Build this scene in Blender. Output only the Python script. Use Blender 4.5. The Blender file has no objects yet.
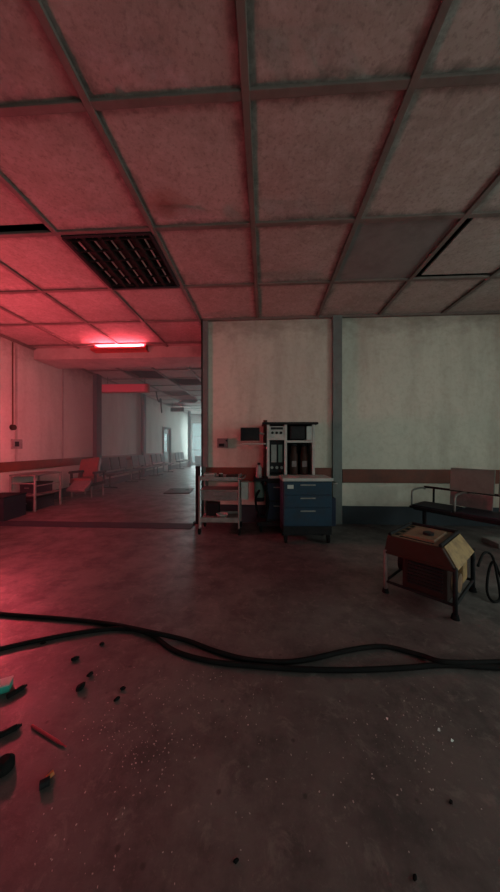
import bpy, bmesh, math, random
from mathutils import Vector, Matrix
random.seed(7)
PI = math.pi
SC = bpy.context.scene
COL = SC.collection

# ---------------------------------------------------------------- camera numbers
F_PX, YAW, CAM_Z = 275.6, 0.0543, 1.30
CEIL = CAM_Z + 2.172
CY, SY = math.cos(YAW), math.sin(YAW)
def rm(xc, d, z=0.0):
    """metres right of / in front of the camera's spot -> room coordinates"""
    return Vector((CY*xc - SY*d, SY*xc + CY*d, z))
def ground(px, py, z=0.0):
    d = (CAM_Z - z) * F_PX / (py - 446.0)
    return rm((px-250.0)/F_PX*d, d, z)

# ---------------------------------------------------------------- materials
def nodes(name):
    m = bpy.data.materials.new(name); m.use_nodes = True
    nt = m.node_tree; b = nt.nodes['Principled BSDF']
    return m, nt, b
def ramp(nt, fac, stops):
    r = nt.nodes.new('ShaderNodeValToRGB'); e = r.color_ramp.elements
    while len(e) < len(stops): e.new(0.5)
    for i, (p, c) in enumerate(stops):
        e[i].position = p
        e[i].color = (c[0], c[1], c[2], 1) if hasattr(c, '__len__') else (c, c, c, 1)
    nt.links.new(fac, r.inputs[0]); return r.outputs[0]
def mixc(nt, fac, a, b, mode='MIX'):
    n = nt.nodes.new('ShaderNodeMix'); n.data_type = 'RGBA'; n.blend_type = mode
    for sock, v in ((n.inputs[0], fac), (n.inputs[6], a), (n.inputs[7], b)):
        if isinstance(v, bpy.types.NodeSocket): nt.links.new(v, sock)
        elif hasattr(v, '__len__'): sock.default_value = (v[0], v[1], v[2], 1)
        else: sock.default_value = v
    return n.outputs[2]
def noise(nt, scale, detail=4, rough=0.6, vec=None, dist=0.0):
    n = nt.nodes.new('ShaderNodeTexNoise')
    n.inputs['Scale'].default_value = scale; n.inputs['Detail'].default_value = detail
    n.inputs['Roughness'].default_value = rough; n.inputs['Distortion'].default_value = dist
    if vec is not None: nt.links.new(vec, n.inputs['Vector'])
    return n.outputs['Fac']
def pos(nt, scale=(1, 1, 1), obj=False):
    if obj:
        g = nt.nodes.new('ShaderNodeTexCoord').outputs['Object']
    else:
        g = nt.nodes.new('ShaderNodeNewGeometry').outputs['Position']
    mp = nt.nodes.new('ShaderNodeMapping'); mp.inputs['Scale'].default_value = scale
    nt.links.new(g, mp.inputs['Vector']); return mp.outputs['Vector']
def bump(nt, b, fac, s=0.3, dist=0.01):
    n = nt.nodes.new('ShaderNodeBump'); n.inputs['Strength'].default_value = s
    n.inputs['Distance'].default_value = dist
    nt.links.new(fac, n.inputs['Height']); nt.links.new(n.outputs[0], b.inputs['Normal'])
def mathn(nt, op, a, b=None):
    n = nt.nodes.new('ShaderNodeMath'); n.operation = op
    for s, v in ((n.inputs[0], a), (n.inputs[1], b)):
        if v is None: continue
        if isinstance(v, bpy.types.NodeSocket): nt.links.new(v, s)
        else: s.default_value = v
    return n.outputs[0]

def worn(name, col, rough=0.6, metal=0.0, dirt=(0.03, 0.024, 0.022), amount=0.5, scale=6.0, bmp=0.15):
    """a painted or plain surface with grime and scuffs of its own"""
    m, nt, b = nodes(name)
    v = pos(nt, obj=True)
    n1 = noise(nt, scale, 6, 0.65, v); n2 = noise(nt, scale*5, 3, 0.6, v)
    f = ramp(nt, n1, [(0.42, 0.0), (0.72, amount)])
    c = mixc(nt, f, col, dirt)
    c2 = mixc(nt, ramp(nt, n2, [(0.3, 0.0), (0.8, 0.25)]), c, tuple(min(1, x*1.35+0.004) for x in col))
    nt.links.new(c2, b.inputs['Base Color'])
    b.inputs['Roughness'].default_value = rough; b.inputs['Metallic'].default_value = metal
    b.inputs['Specular IOR Level'].default_value = 0.08 if sum(col) < 0.15 else 0.25
    if bmp: bump(nt, b, n2, bmp, 0.004)
    return m

def wall_mat(name, a, c, stain):
    m, nt, b = nodes(name)
    blot = noise(nt, 0.9, 5, 0.6, pos(nt))
    streak = noise(nt, 1.0, 5, 0.6, pos(nt, (2.6, 2.6, 0.55)))
    fine = noise(nt, 14, 5, 0.7, pos(nt))
    col = mixc(nt, ramp(nt, blot, [(0.3, 0.0), (0.7, 1.0)]), a, c)
    col = mixc(nt, ramp(nt, streak, [(0.48, 0.0), (0.78, 0.55)]), col, stain)
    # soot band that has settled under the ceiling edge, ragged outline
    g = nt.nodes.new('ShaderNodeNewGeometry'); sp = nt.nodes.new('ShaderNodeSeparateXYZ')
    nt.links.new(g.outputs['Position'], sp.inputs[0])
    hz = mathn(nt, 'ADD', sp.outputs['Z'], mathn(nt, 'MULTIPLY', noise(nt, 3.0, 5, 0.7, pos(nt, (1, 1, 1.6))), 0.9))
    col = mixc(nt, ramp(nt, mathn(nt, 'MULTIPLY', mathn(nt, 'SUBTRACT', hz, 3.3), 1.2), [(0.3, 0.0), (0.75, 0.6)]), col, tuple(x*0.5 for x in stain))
    col = mixc(nt, ramp(nt, fine, [(0.45, 0.0), (0.75, 0.3)]), col, stain)
    nt.links.new(col, b.inputs['Base Color']); b.inputs['Roughness'].default_value = 0.8
    bump(nt, b, fine, 0.2, 0.01); return m

def ceiling_mat():
    m, nt, b = nodes('stained ceiling board')
    blot = noise(nt, 1.3, 6, 0.65, pos(nt)); fine = noise(nt, 30, 4, 0.75, pos(nt)); mid = noise(nt, 5, 6, 0.7, pos(nt), 0.4)
    col = mixc(nt, ramp(nt, blot, [(0.3, 0.0), (0.72, 1.0)]), (0.33, 0.29, 0.265), (0.23, 0.195, 0.175))
    col = mixc(nt, ramp(nt, mid, [(0.5, 0.0), (0.8, 0.55)]), col, (0.14, 0.11, 0.095))
    # grime round every panel's border, deepened with painted lamp shadow
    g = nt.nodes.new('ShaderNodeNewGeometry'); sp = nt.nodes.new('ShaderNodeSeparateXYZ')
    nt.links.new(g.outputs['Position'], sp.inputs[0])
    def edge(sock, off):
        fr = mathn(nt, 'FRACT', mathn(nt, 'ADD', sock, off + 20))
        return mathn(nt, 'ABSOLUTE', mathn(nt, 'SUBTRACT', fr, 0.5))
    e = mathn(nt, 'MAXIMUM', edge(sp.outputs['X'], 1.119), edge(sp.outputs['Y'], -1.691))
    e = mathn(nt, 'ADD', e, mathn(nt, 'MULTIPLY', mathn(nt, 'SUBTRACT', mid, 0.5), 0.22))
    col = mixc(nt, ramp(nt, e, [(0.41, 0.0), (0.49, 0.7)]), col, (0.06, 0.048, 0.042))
    col = mixc(nt, ramp(nt, fine, [(0.50, 0.0), (0.68, 0.6)]), col, (0.13, 0.11, 0.10))
    col = mixc(nt, ramp(nt, noise(nt, 11, 6, 0.75, pos(nt)), [(0.5, 0.0), (0.72, 0.5)]), col, (0.42, 0.38, 0.35))
    # one rusty water stain
    vd = nt.nodes.new('ShaderNodeVectorMath'); vd.operation = 'DISTANCE'
    nt.links.new(pos(nt, (1, 1.6, 1)), vd.inputs[0]); vd.inputs[1].default_value = (-0.90, 2.43*1.6, CEIL)
    f = mathn(nt, 'ADD', vd.outputs['Value'], mathn(nt, 'MULTIPLY', mid, 0.5))
    col = mixc(nt, ramp(nt, f, [(0.28, 0.75), (0.52, 0.0)]), col, (0.17, 0.045, 0.03))
    nt.links.new(col, b.inputs['Base Color']); b.inputs['Roughness'].default_value = 0.9
    bump(nt, b, fine, 0.25, 0.01); return m

def floor_mat():
    m, nt, b = nodes('dirty concrete floor')
    big = noise(nt, 0.55, 6, 0.62, pos(nt)); mid = noise(nt, 3.2, 7, 0.7, pos(nt)); fine = noise(nt, 38, 4, 0.8, pos(nt))
    col = mixc(nt, ramp(nt, big, [(0.35, 0.0), (0.65, 1.0)]), (0.128, 0.110, 0.107), (0.058, 0.048, 0.049))
    col = mixc(nt, ramp(nt, mid, [(0.44, 0.0), (0.62, 0.75)]), col, (0.036, 0.030, 0.031))
    col = mixc(nt, ramp(nt, noise(nt, 9, 6, 0.75, pos(nt), 0.6), [(0.54, 0.0), (0.66, 0.5)]), col, (0.19, 0.165, 0.155))
    col = mixc(nt, ramp(nt, fine, [(0.58, 0.0), (0.74, 0.55)]), col, (0.17, 0.155, 0.145))
    vo = nt.nodes.new('ShaderNodeTexVoronoi'); vo.inputs['Scale'].default_value = 9
    nt.links.new(pos(nt), vo.inputs['Vector'])
    col = mixc(nt, ramp(nt, vo.outputs['Distance'], [(0.05, 0.7), (0.11, 0.0)]), col, (0.02, 0.018, 0.018))
    nt.links.new(col, b.inputs['Base Color'])
    nt.links.new(ramp(nt, mid, [(0.3, 0.34), (0.7, 0.6)]), b.inputs['Roughness'])
    bump(nt, b, fine, 0.35, 0.006); return m

def glow(name, col, strength, base=(0.3, 0.02, 0.02)):
    m, nt, b = nodes(name)
    b.inputs['Base Color'].default_value = (*base, 1)
    b.inputs['Emission Color'].default_value = (*col, 1)
    b.inputs['Emission Strength'].default_value = strength
    n = noise(nt, 4, 2, 0.5, pos(nt))
    nt.links.new(mathn(nt, 'MULTIPLY', ramp(nt, n, [(0.3, 0.8), (0.7, 1.0)]), strength), b.inputs['Emission Strength'])
    return m
def glass_mat():
    m = bpy.data.materials.new('dusty window glass'); m.use_nodes = True
    nt = m.node_tree; nt.nodes.clear()
    o = nt.nodes.new('ShaderNodeOutputMaterial'); mx = nt.nodes.new('ShaderNodeMixShader')
    t = nt.nodes.new('ShaderNodeBsdfTransparent'); g = nt.nodes.new('ShaderNodeBsdfPrincipled')
    g.inputs['Base Color'].default_value = (0.5, 0.6, 0.6, 1); g.inputs['Roughness'].default_value = 0.25
    t.inputs['Color'].default_value = (0.86, 0.95, 0.95, 1)
    nt.links.new(ramp(nt, noise(nt, 2.5, 5, 0.6, pos(nt)), [(0.35, 0.08), (0.7, 0.3)]), mx.inputs[0])
    nt.links.new(t.outputs[0], mx.inputs[1]); nt.links.new(g.outputs[0], mx.inputs[2])
    nt.links.new(mx.outputs[0], o.inputs[0]); return m

M = {}
M['wall_back'] = wall_mat('stained beige plaster', (0.50, 0.455, 0.385), (0.41, 0.39, 0.335), (0.22, 0.17, 0.13))
M['wall_left'] = wall_mat('stained pale plaster', (0.46, 0.44, 0.40), (0.38, 0.36, 0.33), (0.24, 0.20, 0.17))
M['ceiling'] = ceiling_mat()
M['tile_grey'] = worn('sooty grey ceiling board', (0.15, 0.145, 0.14), 0.9, amount=0.4, scale=3)
M['void'] = worn('black ceiling void', (0.012, 0.012, 0.012), 0.95)
M['grid'] = worn('grey metal ceiling bar', (0.125, 0.10, 0.09), 0.65, amount=0.5, scale=4)
M['floor'] = floor_mat()
M['baseboard'] = worn('dark blue grey skirting vinyl', (0.030, 0.037, 0.045), 0.7, scale=3)
M['rail'] = worn('red brown wooden wall guard', (0.12, 0.034, 0.022), 0.6, amount=0.6, scale=3)
M['guard'] = worn('grey green metal post', (0.115, 0.125, 0.12), 0.55, amount=0.4, scale=3)
M['beam'] = worn('grimy painted beam', (0.30, 0.26, 0.24), 0.8, amount=0.45, scale=2)
M['metal'] = worn('dull grey steel', (0.20, 0.19, 0.18), 0.4, 0.5, amount=0.6)
M['lightpaint'] = worn('dirty light grey paint', (0.20, 0.19, 0.18), 0.55, amount=0.6, scale=9)
M['frame'] = worn('scratched pale grey paint', (0.34, 0.33, 0.31), 0.6, amount=0.4, scale=9)
M['white'] = worn('grubby white plastic', (0.36, 0.35, 0.33), 0.5, amount=0.3)
M['black'] = worn('black rubber', (0.006, 0.006, 0.0065), 0.85, amount=0.2, bmp=0)
M['dark'] = worn('black powder coated steel', (0.010, 0.010, 0.012), 0.6, amount=0.4)
M['screen'] = worn('dark screen glass', (0.006, 0.007, 0.009), 0.45, bmp=0)
M['blue'] = worn('scuffed dark blue paint', (0.018, 0.038, 0.062), 0.5, amount=0.55, scale=5)
M['bluedark'] = worn('navy plastic', (0.012, 0.018, 0.035), 0.5)
M['redbrown'] = worn('dark red brown paint', (0.034, 0.014, 0.011), 0.5, amount=0.6)
M['rust'] = worn('rusted brown metal', (0.19, 0.105, 0.06), 0.6, amount=0.75, scale=7)
M['ochre'] = worn('dirty ochre yellow panel', (0.27, 0.165, 0.07), 0.6, dirt=(0.07, 0.03, 0.018), amount=1.0, scale=11)
M['enginem'] = worn('oily dark casing', (0.022, 0.010, 0.009), 0.6)
M['redvinyl'] = worn('cracked red vinyl', (0.20, 0.035, 0.035), 0.5, amount=0.6)
M['darkvinyl'] = worn('dark navy vinyl', (0.02, 0.022, 0.03), 0.5)
M['mesh'] = worn('grey green perforated steel', (0.12, 0.17, 0.145), 0.6, 0.0, amount=0.4, scale=5)
M['pinkish'] = worn('faded pink grey vinyl', (0.16, 0.12, 0.12), 0.6, amount=0.5, scale=9)
M['teal'] = worn('teal plastic', (0.03, 0.30, 0.24), 0.5, amount=0.3)
M['pen'] = worn('red plastic', (0.36, 0.04, 0.06), 0.4, amount=0.2)
M['orange'] = worn('burnt orange plastic', (0.45, 0.14, 0.05), 0.5, amount=0.5)
M['glassgrit'] = worn('pale grit', (0.42, 0.39, 0.37), 0.6, bmp=0)
M['glassbit'] = worn('pale broken glass', (0.75, 0.78, 0.76), 0.15, bmp=0, amount=0.1)
M['hatch'] = worn('dark iron', (0.018, 0.016, 0.016), 0.55)
M['tube'] = glow('glowing red tube', (1.0, 0.085, 0.12), 750)
M['lightbox'] = glow('red lit diffuser', (1.0, 0.05, 0.11), 0.16)
M['added_dome'] = glow('glowing red dome', (1.0, 0.085, 0.125), 850)
M['lamp_body'] = worn('red lamp housing', (0.35, 0.03, 0.03), 0.5, amount=0.3)
M['glass'] = glass_mat()

# ---------------------------------------------------------------- mesh helpers
class MB:
    def __init__(s): s.bm = bmesh.new()
    def box(s, c, size, rot=None, bev=0.0):
        t = bmesh.new(); bmesh.ops.create_cube(t, size=1.0)
        bmesh.ops.scale(t, vec=size, verts=t.verts)
        if bev: bmesh.ops.bevel(t, geom=list(t.edges), offset=bev, segments=2, affect='EDGES', profile=0.6)
        if rot is not None: bmesh.ops.transform(t, matrix=rot, verts=t.verts)
        bmesh.ops.translate(t, vec=c, verts=t.verts)
        return s._add(t)
    def span(s, x0, x1, y0, y1, z0, z1, bev=0.0):
        return s.box(((x0+x1)/2, (y0+y1)/2, (z0+z1)/2), (abs(x1-x0), abs(y1-y0), abs(z1-z0)), bev=bev)
    def _add(s, t):
        me = bpy.data.meshes.new('t'); t.to_mesh(me); t.free(); s.bm.from_mesh(me); bpy.data.meshes.remove(me); return s
    def rod(s, a, b, r, r2=None, seg=12, cap=True):
        a, b = Vector(a), Vector(b); d = b - a
        t = bmesh.new(); bmesh.ops.create_cone(t, cap_ends=cap, segments=seg, radius1=r, radius2=r if r2 is None else r2, depth=d.length)
        bmesh.ops.transform(t, matrix=Matrix.Translation((a+b)/2) @ d.to_track_quat('Z', 'Y').to_matrix().to_4x4(), verts=t.verts)
        return s._add(t)
    def tube(s, pts, r, seg=8, smooth=6, closed=False):
        P = [Vector(p) for p in pts]
        if smooth:
            Q = []
            n = len(P)
            for i in range(n-1):
                p0, p1, p2, p3 = P[max(i-1, 0)], P[i], P[i+1], P[min(i+2, n-1)]
                for k in range(smooth):
                    t = k/smooth
                    Q.append(0.5*((2*p1)+(p2-p0)*t+(2*p0-5*p1+4*p2-p3)*t*t+(3*p1-p0-3*p2+p3)*t**3))
            Q.append(P[-1]); P = Q
        rings = []; up = Vector((0, 0, 1))
        for i, p in enumerate(P):
            tg = (P[min(i+1, len(P)-1)] - P[max(i-1, 0)]).normalized()
            sd = tg.cross(up)
            if sd.length < 1e-3: sd = tg.cross(Vector((1, 0, 0)))
            sd.normalize(); u = sd.cross(tg)
            rings.append([s.bm.verts.new(p + r*(math.cos(2*PI*k/seg)*sd + math.sin(2*PI*k/seg)*u)) for k in range(seg)])
        for a, b in zip(rings, rings[1:]):
            for k in range(seg):
                f = s.bm.faces.new((a[k], a[(k+1) % seg], b[(k+1) % seg], b[k])); f.smooth = True
        s.bm.faces.new(rings[0][::-1]); s.bm.faces.new(rings[-1]); return s
    def hexa(s, v):
        """8 corners: bottom loop 0-3, top loop 4-7"""
        w = [s.bm.verts.new(p) for p in v]
        for f in ((3, 2, 1, 0), (4, 5, 6, 7), (0, 1, 5, 4), (1, 2, 6, 5), (2, 3, 7, 6), (3, 0, 4, 7)):
            s.bm.faces.new([w[i] for i in f])
        return s
    def lathe(s, prof, c=(0, 0, 0), seg=20):
        rings = []
        for r, z in prof:
            rings.append([s.bm.verts.new((c[0]+r*math.cos(2*PI*k/seg), c[1]+r*math.sin(2*PI*k/seg), c[2]+z)) for k in range(seg)])
        for a, b in zip(rings, rings[1:]):
            for k in range(seg):
                f = s.bm.faces.new((a[k], a[(k+1) % seg], b[(k+1) % seg], b[k])); f.smooth = True
        s.bm.faces.new(rings[0][::-1]); s.bm.faces.new(rings[-1]); return s
    def build(s, name, mat, parent=None, bevel=0.0):
        bmesh.ops.recalc_face_normals(s.bm, faces=s.bm.faces)
        me = bpy.data.meshes.new(name); s.bm.to_mesh(me); s.bm.free()
        me.materials.append(mat); o = bpy.data.objects.new(name, me); COL.objects.link(o)
        if parent is not None: o.parent = parent
        if bevel:
            b = o.modifiers.new('bevel', 'BEVEL'); b.width = bevel; b.segments = 2; b.limit_method = 'ANGLE'
        return o
def tag(o, label=None, cat=None, group=None, kind=None):
    if label: o['label'] = label
    if cat: o['category'] = cat
    if group: o['group'] = group
    if kind: o['kind'] = kind
    return o
def thing(name, label, cat, loc=(0, 0, 0), rz=0.0, group=None):
    o = bpy.data.objects.new(name, None); COL.objects.link(o); o.empty_display_size = 0.1
    o.location = loc; o.rotation_euler = (0, 0, rz)
    return tag(o, label, cat, group)
def struct(name, mb, mat, label=None, bevel=0.0, parent=None):
    o = mb.build(name, mat, parent, bevel)
    if parent is None: tag(o, label, kind='structure')
    elif label: o['label'] = label
    return o
def copy_thing(root, loc, rz, label, group=None):
    r = root.copy(); COL.objects.link(r); r.location = loc; r.rotation_euler = (0, 0, rz); r['label'] = label
    if group: r['group'] = group
    for ch in root.children:
        c = ch.copy(); COL.objects.link(c); c.parent = r
        for g in ch.children:
            d = g.copy(); COL.objects.link(d); d.parent = c
    return r
def RZ(a): return Matrix.Rotation(a, 4, 'Z')
def RX(a): return Matrix.Rotation(a, 4, 'X')
def RY(a): return Matrix.Rotation(a, 4, 'Y')

# ---------------------------------------------------------------- the room
XL, XR, YB, YF, XC, YE = -5.16, 5.4, 4.69, -4.3, -1.06, 18.5   # left, right, back, behind camera, corridor side, corridor end
T = 0.15
struct('floor', MB().span(XL-T, XR+T, YF-T, YB+T, -0.12, 0).span(XL-T, XC+T, YB+T, YE+T, -0.12, 0), M['floor'],
       'dirty dark concrete floor with stains and grit')
# panels of the suspended ceiling, one metre square
GX = [k - 1.119 for k in range(-5, 8)]
GY = [j + 1.691 for j in range(-7, 18)]
holes = {(-3, 6), (-2, 7), (-3, 9), (-2, 11), (-1, 10), (-4, 12), (-2, 13)}
louvre_cell, grey_cell = (-1, 1), (2, 1)
short = {(-2, 0): (0, 0, 0, -0.11), (3, 1): (0.10, 0, 0, -0.07), (-1, 6): (0, -0.3, 0, 0)}
cm = MB()
for k in range(-5, 7):
    for j in range(-6, 17):
        x0, y0 = k - 1.119, j + 1.691
        x1, y1 = x0 + 1, y0 + 1
        x0, x1, y0, y1 = max(x0, XL), min(x1, XR), max(y0, YF), min(y1, YE)
        if j >= 3: x1 = min(x1, XC)
        if x1 - x0 < 0.05 or y1 - y0 < 0.05: continue
        if (k, j) in holes or (k, j) in (louvre_cell, grey_cell): continue
        a = short.get((k, j), (0, 0, 0, 0))
        sag = random.random()*0.002
        nx = 4; vs = {}
        X0, X1, Y0, Y1 = x0+a[0]+0.004, x1+a[1]-0.004, y0+a[2]+0.004, y1+a[3]-0.004
        for i in range(nx+1):
            for l in range(nx+1):
                u, v = i/nx, l/nx
                z = CEIL - sag*16*u*(1-u)*v*(1-v)*0.9
                vs[i, l] = cm.bm.verts.new((X0+(X1-X0)*u, Y0+(Y1-Y0)*v, z))
        for i in range(nx):
            for l in range(nx):
                cm.bm.faces.new((vs[i, l], vs[i, l+1], vs[i+1, l+1], vs[i+1, l]))
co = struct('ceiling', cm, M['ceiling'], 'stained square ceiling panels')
so = co.modifiers.new('thick', 'SOLIDIFY'); so.thickness = 0.02; so.offset = 1
struct('ceiling_void', MB().span(XL-T, XR+T, YF-T, YB+T, CEIL+0.45, CEIL+0.6).span(XL-T, XC+T, YB+T, YE+T, CEIL+0.45, CEIL+0.6), M['void'])
gm = MB(); bw, bh = 0.052, 0.022
for x in GX:
    if not XL < x < XR: continue
    gm.span(x-bw/2, x+bw/2, YF, YB if x > XC else YE, CEIL-bh, CEIL+0.012)
    gm.span(x-0.006, x+0.006, YF, YB if x > XC else YE, CEIL+0.012, CEIL+0.10)
for y in GY:
    if not YF < y < YE: continue
    xe = XR if y < YB-0.1 else XC
    gm.span(XL, xe, y-bw/2, y+bw/2, CEIL-bh+0.003, CEIL+0.010)
struct('trim_1', gm, M['grid'], 'grey ceiling grid bars', 0.004)
HZ = CEIL + 0.5
def wall_with_openings(name, axis, c0, c1, lo, hi, openings, mat, label):
    """a wall slab; axis 'x' means it runs along x with thickness c0..c1 in y; openings = (a0,a1,z0,z1)"""
    mb = MB()
    def sp(a0, a1, z0, z1):
        if a1-a0 < 1e-4 or z1-z0 < 1e-4: return
        if axis == 'x': mb.span(a0, a1, c0, c1, z0, z1)
        else: mb.span(c0, c1, a0, a1, z0, z1)
    a = lo
    for (p, q, z0, z1) in sorted(openings):
        sp(a, p, -0.12, HZ); sp(p, q, -0.12, z0); sp(p, q, z1, HZ); a = q
    sp(a, hi, -0.12, HZ)
    return struct(name, mb, mat, label)
wall_with_openings('wall_back', 'x', YB, YB+T, XC, XR+T, [], M['wall_back'], 'beige stained back wall')
wall_with_openings('wall_corridor', 'y', XC, XC+T, YB+T, YE+T, [], M['wall_left'], 'corridor side wall')
wall_with_openings('wall_left', 'y', XL-T, XL, YF-T, YE+T, [(13.75, 14.75, 0, 2.2)], M['wall_left'], 'long left wall lit red')
wall_with_openings('wall_end', 'x', YE, YE+T, XL, XC, [(-5.0, -2.4, 0.1, 2.9)], M['wall_left'], 'end wall of the corridor')
wall_with_openings('wall_right', 'y', XR, XR+T, YF-T, YB, [(-2.9, -0.5, 0.9, 2.9), (0.1, 2.5, 0.9, 2.9)], M['wall_back'], 'right wall with added windows')
wall_with_openings('wall_front', 'x', YF-T, YF, XL, XR, [(0.6, 3.4, 0.7, 2.9)], M['wall_back'], 'wall behind the viewpoint')
# skirting
struct('baseboard_back', MB().span(XC, XR, YB-0.02, YB, 0, 0.30).span(XC, XR, YB-0.026, YB, 0.285, 0.30), M['baseboard'], 'dark blue grey skirting')
struct('baseboard_left', MB().span(XL, XL+0.02, YF, 13.7, 0, 0.22).span(XL, XL+0.02, 14.8, YE, 0, 0.22), M['baseboard'], 'dark skirting along the left wall')
# wooden guard boards
def board(x0, x1, y0, y1, z0, z1, name, label):
    mb = MB().span(x0, x1, y0, y1, z0, z1)
    struct(name, mb, M['rail'], label, 0.008)
board(XC+0.05, 1.11, YB-0.035, YB, 0.70, 0.935, 'trim_2', 'red brown wooden guard board left of the pillar')
board(1.285, XR, YB-0.035, YB, 0.69, 0.915, 'trim_3', 'red brown wooden guard board right of the pillar')
board(XL, XL+0.035, YF, 13.6, 0.78, 0.98, 'trim_4', 'red brown guard board along the left wall')
# corner guard and posts
struct('trim_5', MB().span(XC-0.03, XC+0.09, YB-0.03, YB, 0, CEIL).span(XC-0.03, XC, YB-0.03, YB+0.12, 0, CEIL), M['guard'], 'grey corner guard post', 0.004)
struct('trim_6', MB().span(1.12, 1.275, YB-0.06, YB, 0, CEIL), M['guard'], 'grey green pillar on the back wall', 0.006)
for i, y in enumerate((8.0, 11.2)):
    struct('trim_%d' % (7+i), MB().span(XL, XL+0.12, y, y+0.26, 0, CEIL), M['baseboard'], 'dark post on the left wall', 0.005)
struct('trim_9', MB().rod((-4.72, 17.0, 0), (-4.72, 17.0, CEIL), 0.10, seg=16), M['baseboard'], 'dark round column near the corridor end')
struct('trim_10', MB().span(XC, XR, YB-0.05, YB, CEIL-0.035, CEIL).span(XL, XL+0.04, YF, YE, CEIL-0.035, CEIL), M['grid'], 'ceiling edge bar')
struct('trim_11', MB().span(XL, XC-0.10, 4.25, 4.55, 0.0, 0.006), M['baseboard'], 'dark joint strip across the floor', 0.002)
# ceiling beam across the corridor mouth
struct('trim_12', MB().span(XL, XC, 5.88, 6.62, CEIL-0.245, CEIL+0.1), M['beam'], 'deep ceiling beam across the corridor', 0.008)
# vertical joints on the left wall
struct('trim_13', MB().span(XL, XL+0.012, 5.42, 5.47, 0.98, CEIL).span(XL, XL+0.012, 6.75, 6.79, 0.98, CEIL), M['beam'], 'joint strips on left wall')

# windows and door
def window(name, axis, c, a0, a1, z0, z1, nx, nz, sign):
    r = bpy.data.objects.new(name, None); COL.objects.link(r); r['kind'] = 'structure'
    fr = MB(); w = 0.07
    def sp(mb, p0, p1, q0, q1, t=0.05):
        if axis == 'x': mb.span(p0, p1, c-t/2, c+t/2, q0, q1)
        else: mb.span(c-t/2, c+t/2, p0, p1, q0, q1)
    sp(fr, a0, a0+w, z0, z1); sp(fr, a1-w, a1, z0, z1); sp(fr, a0+w, a1-w, z0, z0+w); sp(fr, a0+w, a1-w, z1-w, z1)
    for i in range(1, nx): x = a0+(a1-a0)*i/nx; sp(fr, x-0.025, x+0.025, z0+w, z1-w)
    for i in range(1, nz): z = z0+(z1-z0)*i/nz; sp(fr, a0+w, a1-w, z-0.022, z+0.022, 0.045)
    fr.build('window_frame', M['guard'], r)
    pn = MB(); sp(pn, a0+w*0.6, a1-w*0.6, z0+w*0.6, z1-w*0.6, 0.006); pn.build('pane', M['glass'], r)
    return r
window('window_1', 'x', YE+T/2, -5.0, -2.4, 0.1, 2.9, 3, 3, 1)
window('added_window_2', 'y', XR+T/2, -2.9, -0.5, 0.9, 2.9, 3, 2, 1)  # unseen window, added to let light in from the right
window('added_window_3', 'y', XR+T/2, 0.1, 2.5, 0.9, 2.9, 3, 2, 1)  # second added window in the right wall, also out of view
window('added_window_4', 'x', YF-T/2, 0.6, 3.4, 0.7, 2.9, 4, 2, 1)  # added behind the camera, unseen, to light the room from there
d = bpy.data.objects.new('door_1', None); COL.objects.link(d); d['kind'] = 'structure'
MB().span(XL-0.05, XL+0.04, 13.66, 13.76, 0, 2.28).span(XL-0.05, XL+0.04, 14.74, 14.84, 0, 2.28).span(XL-0.05, XL+0.04, 13.76, 14.74, 2.19, 2.28).build('door_frame', M['baseboard'], d)
MB().span(XL-0.08, XL-0.04, 13.76, 14.74, 0.0, 1.0).span(XL-0.08, XL-0.04, 13.76, 14.74, 1.95, 2.19).span(XL-0.08, XL-0.04, 13.76, 14.0, 1.0, 1.95).span(XL-0.08, XL-0.04, 14.5, 14.74, 1.0, 1.95).build('door_leaf', M['guard'], d)
MB().span(XL-0.065, XL-0.055, 14.0, 14.5, 1.0, 1.95).build('pane', M['glass'], d)
MB().rod((XL-0.02, 13.85, 1.02), (XL-0.02, 13.97, 1.02), 0.012).rod((XL-0.05, 13.86, 1.02), (XL-0.01, 13.86, 1.02), 0.010).build('door_handle', M['metal'], d)

# ---------------------------------------------------------------- ceiling things
# louvred light fitting
x0, y0 = louvre_cell[0]-1.119, louvre_cell[1]+1.691
t = thing('louvre_light', 'dark unlit louvred ceiling light set in the ceiling grid', 'ceiling light', (x0+0.5, y0+0.5, CEIL))
fb = MB(); e = 0.465
for s in (-1, 1):
    fb.span(-e, e, s*e-0.018, s*e+0.018, -0.03, 0.10); fb.span(s*e-0.018, s*e+0.018, -e+0.018, e-0.018, -0.03, 0.10)
fb.build('frame', M['dark'], t)
MB().span(-0.47, 0.47, -0.47, 0.47, 0.10, 0.12).build('reflector', M['void'], t)
MB().span(-0.446, 0.446, -0.446, 0.446, 0.035, 0.05).build('backing', M['void'], t)
for i in range(5):
    x = -0.36+0.18*i
    MB().rod((x, -0.40, 0.0), (x, 0.40, 0.0), 0.009, seg=10).build('tube', M['white'], t)
lv = MB()
for i in range(6): lv.span(-0.446, 0.446, -0.40+0.16*i-0.005, -0.40+0.16*i+0.005, -0.025, 0.0)
for i in range(6): x = -0.45+0.18*i; lv.span(x-0.02, x+0.02, -0.446, 0.446, -0.022, 0.012)
lv.build('louvre', M['void'], t)
# odd grey tile
x0, y0 = grey_cell[0]-1.119, grey_cell[1]+1.691
struct('ceiling_panel', MB().box((x0+0.5, y0+0.5, CEIL+0.012), (0.985, 0.985, 0.02)), M['tile_grey'], 'sooty dark grey ceiling panel')

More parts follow.
